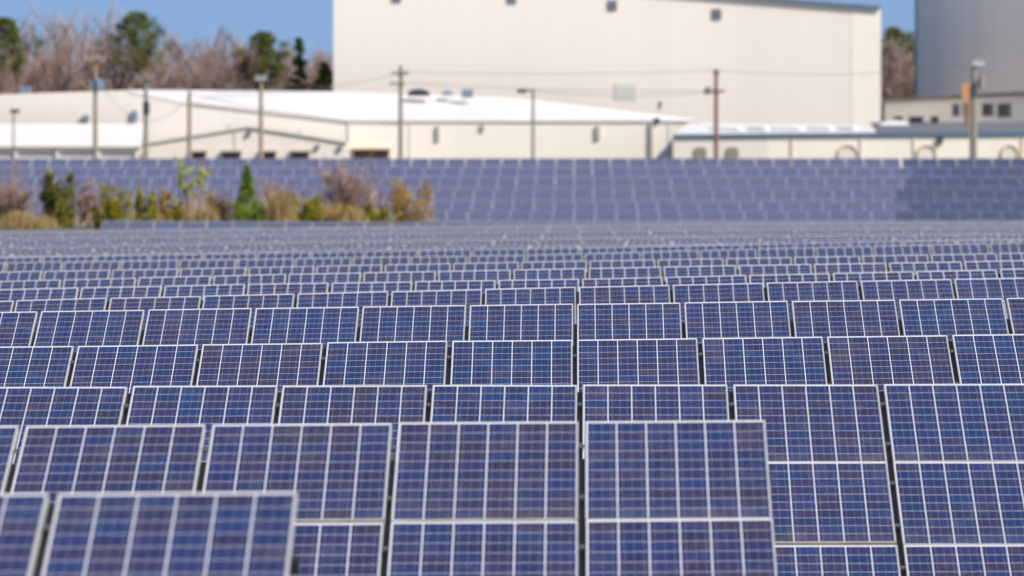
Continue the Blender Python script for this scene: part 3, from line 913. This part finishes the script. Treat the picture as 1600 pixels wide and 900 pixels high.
M_ORBR = leafmat('orange_brown_leaves', [(.24, .16, .045), (.44, .29, .08), (.58, .40, .13)])
M_TAN2 = leafmat('dry_straw', [(.26, .18, .08), (.40, .28, .12), (.52, .39, .19)])
M_PINK = leafmat('pinkish_twigs', [(.29, .165, .125), (.45, .285, .215), (.56, .41, .32)])
M_BARK = plain('bark', (.13, .10, .085), .9, 0, .3, 4)

def blades(items, name, mat):
    """items: (centre, direction*length, width vector, tint) -> one quad each"""
    v, f, tn = [], [], []
    for c, a, u, tt in items:
        n = len(v)
        v += [tuple(c - u), tuple(c + u), tuple(c + a + u * .35), tuple(c + a - u * .35)]
        f.append((n, n + 1, n + 2, n + 3)); tn += [tt] * 4
    me = bpy.data.meshes.new(name); me.from_pydata(v, [], f); me.materials.append(mat)
    at_ = me.attributes.new('tint', 'FLOAT', 'POINT'); at_.data.foreach_set('value', tn)
    me.update(); return me
rnd = random.Random(11)
def rvec(): 
    while True:
        q = Vector((rnd.uniform(-1, 1), rnd.uniform(-1, 1), rnd.uniform(-1, 1)))
        if .05 < q.length < 1: return q.normalized()

def bare_tree(h, spread, ntw, mat, low=.3):
    """trunk with rising limbs, then fine twigs all along the limbs"""
    tb = MB(); tips = []
    tb.tube([(0, 0, -.4), (rnd.uniform(-.1, .1), 0, h * .35), (rnd.uniform(-.2, .2), rnd.uniform(-.2, .2), h * .7), (rnd.uniform(-.3, .3), 0, h)], [.20, .15, .09, .02], 7)
    segs = []
    for i in range(26):
        z0 = h * rnd.uniform(low, .9); a = rnd.uniform(0, 6.283); L = spread * (1.15 - .6 * z0 / h) * rnd.uniform(.6, 1.1)
        dr = Vector((math.cos(a), math.sin(a), 0))
        p0 = Vector((0, 0, z0)); p1 = p0 + dr * L * .45 + Vector((0, 0, L * .55)); p2 = p1 + dr * L * .45 + Vector((0, 0, L * .95))
        if p2.z > h * 1.03: p2.z = h * 1.03
        tb.tube([p0, p1, p2], [.065, .04, .012], 5, cap=False)
        segs += [(p0, p1), (p1, p2), (p1, p2)]
        for j in range(3):
            q0 = p0.lerp(p2, rnd.uniform(.3, .9)); q1 = q0 + (dr + rvec() * .9).normalized() * L * .4 + Vector((0, 0, L * .35))
            segs.append((q0, q1)); tb.tube([q0, q1], [.025, .008], 4, cap=False)
    items = []
    for i in range(ntw):
        a, b_ = rnd.choice(segs); q = a.lerp(b_, rnd.random())
        dv = ((b_ - a).normalized() * .8 + rvec() + Vector((0, 0, .55))).normalized() * rnd.uniform(.35, 1.1)
        items.append((q, dv, dv.cross(rvec()).normalized() * rnd.uniform(.009, .02), rnd.random()))
    return tb, blades(items, 'twigs', mat)

def pine(h, r0, clear, n, mat, cone=False):
    tb = MB(); tb.tube([(0, 0, -.4), (.1, 0, h * .5), (0, 0, h * .97)], [.22, .15, .03], 8)
    items = []; 
    for i in range(34):
        f = (i + rnd.random()) / 34; z = h * (clear + (1 - clear) * f)
        prof = (1 - f) ** .8 if cone else (math.sin(math.pi * min(1, .22 + .78 * f)) ** .7 + .12)
        L = r0 * prof * rnd.uniform(.6, 1.15); a = i * 2.4 + rnd.uniform(-.4, .4)
        tip = Vector((math.cos(a) * L, math.sin(a) * L, z + L * (.05 if cone else .28)))
        p0 = Vector((0, 0, z)); tb.tube([p0, p0.lerp(tip, .6) + Vector((0, 0, -.05 * L)), tip], [.05, .03, .01], 5, cap=False)
        for k in range(5):
            cc = p0.lerp(tip, rnd.uniform(.45, 1.0)) + rvec() * .18 * L
            rr_ = rnd.uniform(.22, .5) * (r0 / 2.2); tone = rnd.uniform(.15, .85)
            for j in range(n // 170):
                q = rvec(); c_ = cc + Vector((q.x, q.y, q.z * .6)) * rr_ * rnd.random() ** .4
                dv = (q + rvec() * .6 + Vector((0, 0, .3))).normalized() * rnd.uniform(.12, .26)
                items.append((c_, dv, dv.cross(rvec()).normalized() * rnd.uniform(.025, .05), min(1, max(0, tone + rnd.uniform(-.25, .25)))))
    return tb, blades(items, 'needles', mat)

def put_tree(name, X, d, tb_me, cr_me, label, group, rz=0, s=1.0, cat='tree', dz=0):
    r = tag(empty(name, (X, d, gz(X, d) + dz), rz), label, cat, group)
    r.scale = (s, s, s)
    mesh_obj('trunk', tb_me, r); mesh_obj('crown', cr_me, r)
    return r
BARE = []
for i in range(4):
    tb, cr = bare_tree(15 + i * .6, 2.8 + .3 * i, 1700, M_TWIG, .34)
    BARE.append((tb.mesh('bare_trunk', [M_BARK]), cr))
RED = []
for i in range(2):
    tb, cr = bare_tree(9 + i, 2.6, 1800, M_RTWIG, .12)
    RED.append((tb.mesh('red_trunk', [M_BARK]), cr))
def skyline(x):
    return interp([(-60, 55), (0, 48), (60, 22), (110, 30), (160, 22), (200, 60), (250, 70), (300, 62), (350, 58), (400, 75), (440, 85), (480, 95), (560, 110)], x)
k = 0
GB = 'bare trees behind the left roofs'
xsb = [-40 + i * 21.5 for i in range(27)]
for i, x in enumerate(xsb):
    d = 610 + (i * 37) % 70
    X = PX(x + rnd.uniform(-6, 6), d); y = skyline(x) + rnd.uniform(-4, 38) * (1 if i % 3 else .2)
    hgt = PZ(y, d) - gz(X, d)
    me_ = BARE[i % 4]
    put_tree('bare_tree', X, d, *me_, 'leafless grey tree in the bare grove behind the left roofs', GB, rnd.uniform(0, 6), hgt / (15 + (i % 4) * .6))
for i in range(21):
    x = -30 + i * 27.5 + rnd.uniform(-8, 8); d = 588 + (i * 13) % 20
    X = PX(x, d); y = rnd.uniform(84, 126)
    hgt = PZ(y, d) - gz(X, d)
    put_tree('budding_tree', X, d, *RED[i % 2], 'small reddish budding tree low along the grove front behind roofs', 'reddish trees low in the grove', rnd.uniform(0, 6), hgt / (9 + i % 2))
for x, yt, rpx, clear, cone, d, lab in (
    (8, 33, 24, .74, 0, 590, 'dark green pine crown at the far left edge'),
    (213, 24, 25, .73, 0, 592, 'tallest dark pine left of the middle of the bare grove'),
    (411, 54, 23, .72, 0, 590, 'broad pine crown left of the slim conifer near the warehouse'),
    (467, 60, 19, .42, 1, 584, 'slim pointed conifer nearest the warehouse corner'),
    (507, 102, 14, .5, 0, 584, 'small round pine touching the warehouse left corner'),
    (150, 95, 14, .5, 0, 606, 'low dark pine half hidden behind the tallest left pole'),
    (1396, 46, 24, .68, 0, 628, 'green pine between the white warehouse and grey block'),
    (1420, 60, 22, .55, 0, 640, 'second pine, browner, against the grey block corner')):
    X = PX(x, d); h = PZ(yt, d) - gz(X, d)
    tb, cr = pine(h, rpx * d / FPX * (1.7 if not cone else 1.35), clear, 7000 if not cone else 6000, M_PINE if x != 1420 else M_OLIVE, cone)
    put_tree('pine_tree', X, d, tb.mesh('pine_trunk', [M_BARK]), cr, lab, 'pines behind the buildings')
for i, x in enumerate((1375, 1388, 1400, 1412, 1424, 1436)):
    d = 612 + (i * 7) % 24; X = PX(x, d); y = 78 + 8 * (i % 3) + (x - 1375) * .3
    put_tree('bare_tree', X, d, *(BARE[i % 4] if i % 2 else RED[i % 2]), 'bare brown tree in the gap between warehouse and grey block', 'bare trees in the right gap', i * 1.3, (PZ(y, d) - gz(X, d)) / (15.5 if i % 2 else 9))

# ------------------------------------------------------------------ shrubs on the bank
def shrub(x, ytop, wpx, mat, d, label, kind='leafy', n=1500, cat='shrub', leaf=.09, spires=5, ybase=None):
    X = PX(x, d); zg = gz(X, d); h = PZ(ytop, d) - zg; rx = wpx / 2 * d / FPX
    items = []; tb = MB()
    name = {'leafy': 'shrub', 'cone': 'young_conifer', 'bare': 'bare_shrub', 'sapling': 'sapling', 'grass': 'dry_grass_clump'}[kind]
    r = tag(empty(name, (X, d, zg)), label, cat)
    if kind == 'grass':
        for i in range(n):
            q = Vector((rnd.gauss(0, rx * .45), rnd.gauss(0, rx * .4), 0)); hh = h * rnd.uniform(.45, 1.05) * max(.3, 1 - (q.x / rx) ** 2 * .5)
            dv = Vector((rnd.gauss(0, .16), rnd.gauss(0, .16), 1)) * hh
            items.append((q, dv, Vector((rnd.uniform(-1, 1), rnd.uniform(-1, 1), 0)).normalized() * .016, rnd.random()))
        mesh_obj('blades', blades(items, 'straw', mat), r)
        return
    sp = []
    for i in range(spires):
        a = rnd.uniform(0, 6.283); q = rx * .75 * math.sqrt(rnd.random()) if spires > 1 else 0
        if spires > 1 and i < 2: q, a = rx * .62, (0 if i else math.pi)
        sp.append((Vector((math.cos(a) * q, math.sin(a) * q, 0)), h * (1 if i == 0 or spires == 1 else rnd.uniform(.62, 1)), rx * rnd.uniform(.36, .56) if spires > 1 else rx))
    for (o_, hh, rr_) in sp:
        tb.tube([(o_.x * .25, o_.y * .25, -.1), (o_.x * .8, o_.y * .8, hh * .4), (o_.x, o_.y, hh * .95)], [.035, .025, .008], 6)
        if kind in ('bare', 'sapling'):
            for j in range(12):
                f = rnd.uniform(.12 if kind == 'bare' else .4, .9); a = rnd.uniform(0, 6.283); L = rr_ * 1.5 * rnd.uniform(.6, 1.2) * (1.2 - .6 * f)
                p0 = Vector((o_.x * (.25 + .75 * f), o_.y * (.25 + .75 * f), hh * f)); p1 = p0 + Vector((math.cos(a) * L, math.sin(a) * L, L * .8))
                tb.tube([p0, p1], [.016, .005], 4, cap=False)
                for q in range(n // (12 * len(sp))):
                    c_ = p0.lerp(p1, rnd.uniform(.15, 1.05)) + rvec() * .06
                    if kind == 'bare':
                        dv = ((p1 - p0).normalized() + rvec() * .9).normalized() * rnd.uniform(.12, .4); wv = dv.cross(rvec()).normalized() * rnd.uniform(.005, .012)
                    else:
                        dv = rvec() * rnd.uniform(.05, .1); wv = dv.cross(rvec()).normalized() * .03
                    items.append((c_, dv, wv, rnd.random()))
        else:
            ncl = max(12, int(n * 1.2) // (len(sp) * 45))
            for j in range(ncl):
                f = rnd.random() ** .9; rad = rr_ * ((1 - f) ** 1.05 * rnd.uniform(.7, 1.25) if kind == 'cone' else math.sin(math.pi * min(1, .25 + .72 * f)) ** .6) * rnd.uniform(.6, 1.08)
                a = rnd.uniform(0, 6.283); cc = Vector((o_.x * (.6 + .4 * f) + math.cos(a) * rad * .75, o_.y + math.sin(a) * rad * .75, hh * (.03 + .95 * f)))
                tone = rnd.uniform(.1, .9); cr_ = max(.07, (rad * .55 if kind == 'cone' else rr_ * .5) * rnd.uniform(.6, 1.25))
                for q in range(45):
                    u = rvec(); c_ = cc + Vector((u.x, u.y, u.z * 1.25)) * cr_ * rnd.random() ** .4
                    dv = (u + rvec() * .7 + Vector((0, 0, .5))).normalized() * leaf * rnd.uniform(.6, 1.4)
                    items.append((c_, dv, dv.cross(rvec()).normalized() * leaf * .3, min(1, max(0, tone + rnd.uniform(-.3, .3)))))
    tb.build('stem', M_BARK, r)
    mesh_obj('crown', blades(items, 'leaves', mat), r)

shrub(94, 266, 62, M_OLIVE, 303, 'dark olive evergreen shrub with several spires, largest at far left', 'leafy', 4200, leaf=.11, spires=7)
shrub(182, 290, 52, M_OLIVE2, 300, 'dense yellow-olive evergreen shrub above the end of the crest row', 'leafy', 3200, spires=6)
shrub(153, 318, 22, M_OLIVE, 297, 'small dark green shrub against the crest row end', 'leafy', 1200, spires=3)
shrub(229, 296, 38, M_OLIVE2, 301, 'smaller olive shrub right beside the dense yellow-olive one', 'leafy', 2200, spires=4)
shrub(258, 297, 16, M_ORBR, 302, 'thin brown upright shrub right of the smaller olive shrub', 'leafy', 500, spires=2)
shrub(277, 312, 14, M_OLIVE2, 302, 'thin low olive shoot left of the pale sapling', 'leafy', 450, spires=2)
shrub(298, 240, 62, M_LIME, 305, 'tall airy sapling with pale new yellow-green leaves', 'sapling', 1300, 'sapling', spires=3)
shrub(386, 258, 56, M_GREEN, 301, 'bright green pointed young conifer in the middle of the shrubs', 'cone', 4200, 'conifer', spires=1)
shrub(408, 312, 34, M_GREEN, 299, 'low fresh green shrub leaning on the young conifer', 'leafy', 1500, spires=4)
shrub(437, 298, 46, M_TAN2, 299, 'clump of dry straw-yellow grass right of the young conifer', 'grass', 900, 'grass clump')
shrub(476, 306, 62, M_OLIVE2, 300, 'low spreading green-olive shrub between straw grass and red bare bush', 'leafy', 3000, spires=6)
shrub(550, 243, 96, M_PINK, 304, 'largest reddish bare bush rising above the other shrubs', 'bare', 3400, spires=9)
shrub(536, 318, 60, M_ORBR, 300, 'low brown shrub at the foot of the largest bare bush', 'leafy', 1700, spires=5)
shrub(640, 284, 76, M_ORBR, 301, 'rounded orange-brown shrub, rightmost on the bank', 'leafy', 4000, spires=7)
shrub(590, 322, 50, M_OLIVE2, 299, 'low yellow-green weeds between bare bush and rounded brown shrub', 'leafy', 1000, spires=4)
shrub(345, 302, 50, M_ORBR, 302, 'sparse brown weeds left of the young conifer', 'bare', 1500, spires=6)
shrub(12, 285, 76, M_PINK, 304, 'pinkish bare bush at the far left edge of the bank', 'bare', 2600, spires=8)
shrub(30, 252, 24, M_RTWIG, 306, 'tall thin red stems rising from the far left bare bush', 'bare', 350, spires=2)
shrub(143, 288, 52, M_PINK, 305, 'pinkish bare twigs between the two dense olive shrubs', 'bare', 1700, spires=5)
shrub(445, 285, 90, M_PINK, 308, 'thin bare twigs behind the straw-yellow grass', 'bare', 1300, spires=6)
shrub(28, 328, 60, M_TAN2, 298, 'long dry tan grass at the far left foot of the bank', 'grass', 900, 'grass clump')
shrub(65, 335, 60, M_TAN2, 297, 'dry tan grass below the large dark olive shrub', 'grass', 800, 'grass clump')
shrub(322, 322, 50, M_TAN2, 299, 'short straw grass below the pale sapling', 'grass', 700, 'grass clump')
shrub(555, 325, 40, M_TAN2, 298, 'short straw grass in front of the largest bare bush', 'grass', 500, 'grass clump')

# low growth that joins the shrubs: one mass of grass and weeds nobody could count
def undergrowth(name, x0, x1, n, mat, hmin, hmax, ymid, label):
    items = []
    for i in range(n):
        x = rnd.uniform(x0, x1); d = rnd.uniform(303, 312)
        den = .5 + .5 * math.sin(x * .045 + ymid) * math.sin(x * .11 + 2 * ymid)
        if rnd.random() > den + .25: continue
        X = PX(x, d); hh = rnd.uniform(hmin, hmax) * (.6 + .6 * den)
        dv = Vector((rnd.gauss(0, .22), rnd.gauss(0, .22), 1)) * hh
        items.append((Vector((X, d, gz(X, d) + (rnd.random() * .4 * hh))), dv, Vector((rnd.uniform(-1, 1), rnd.uniform(-1, 1), 0)).normalized() * .022, rnd.random()))
    o = mesh_obj(name, blades(items, name, mat))
    tag(o, label, 'undergrowth', kind='stuff')
undergrowth('dry_grass', -30, 690, 1900, M_TAN2, .35, .9, 0.4, 'dry tan grass growing all along the bank between the shrubs')
undergrowth('green_weeds', 150, 690, 1700, M_OLIVE2, .3, .85, 2.1, 'yellow-green weeds growing all along the bank between the shrubs')
undergrowth('brown_stems', -30, 690, 480, M_PINK, .7, 1.7, 4.4, 'thin brown and pink dead stems standing along the bank')
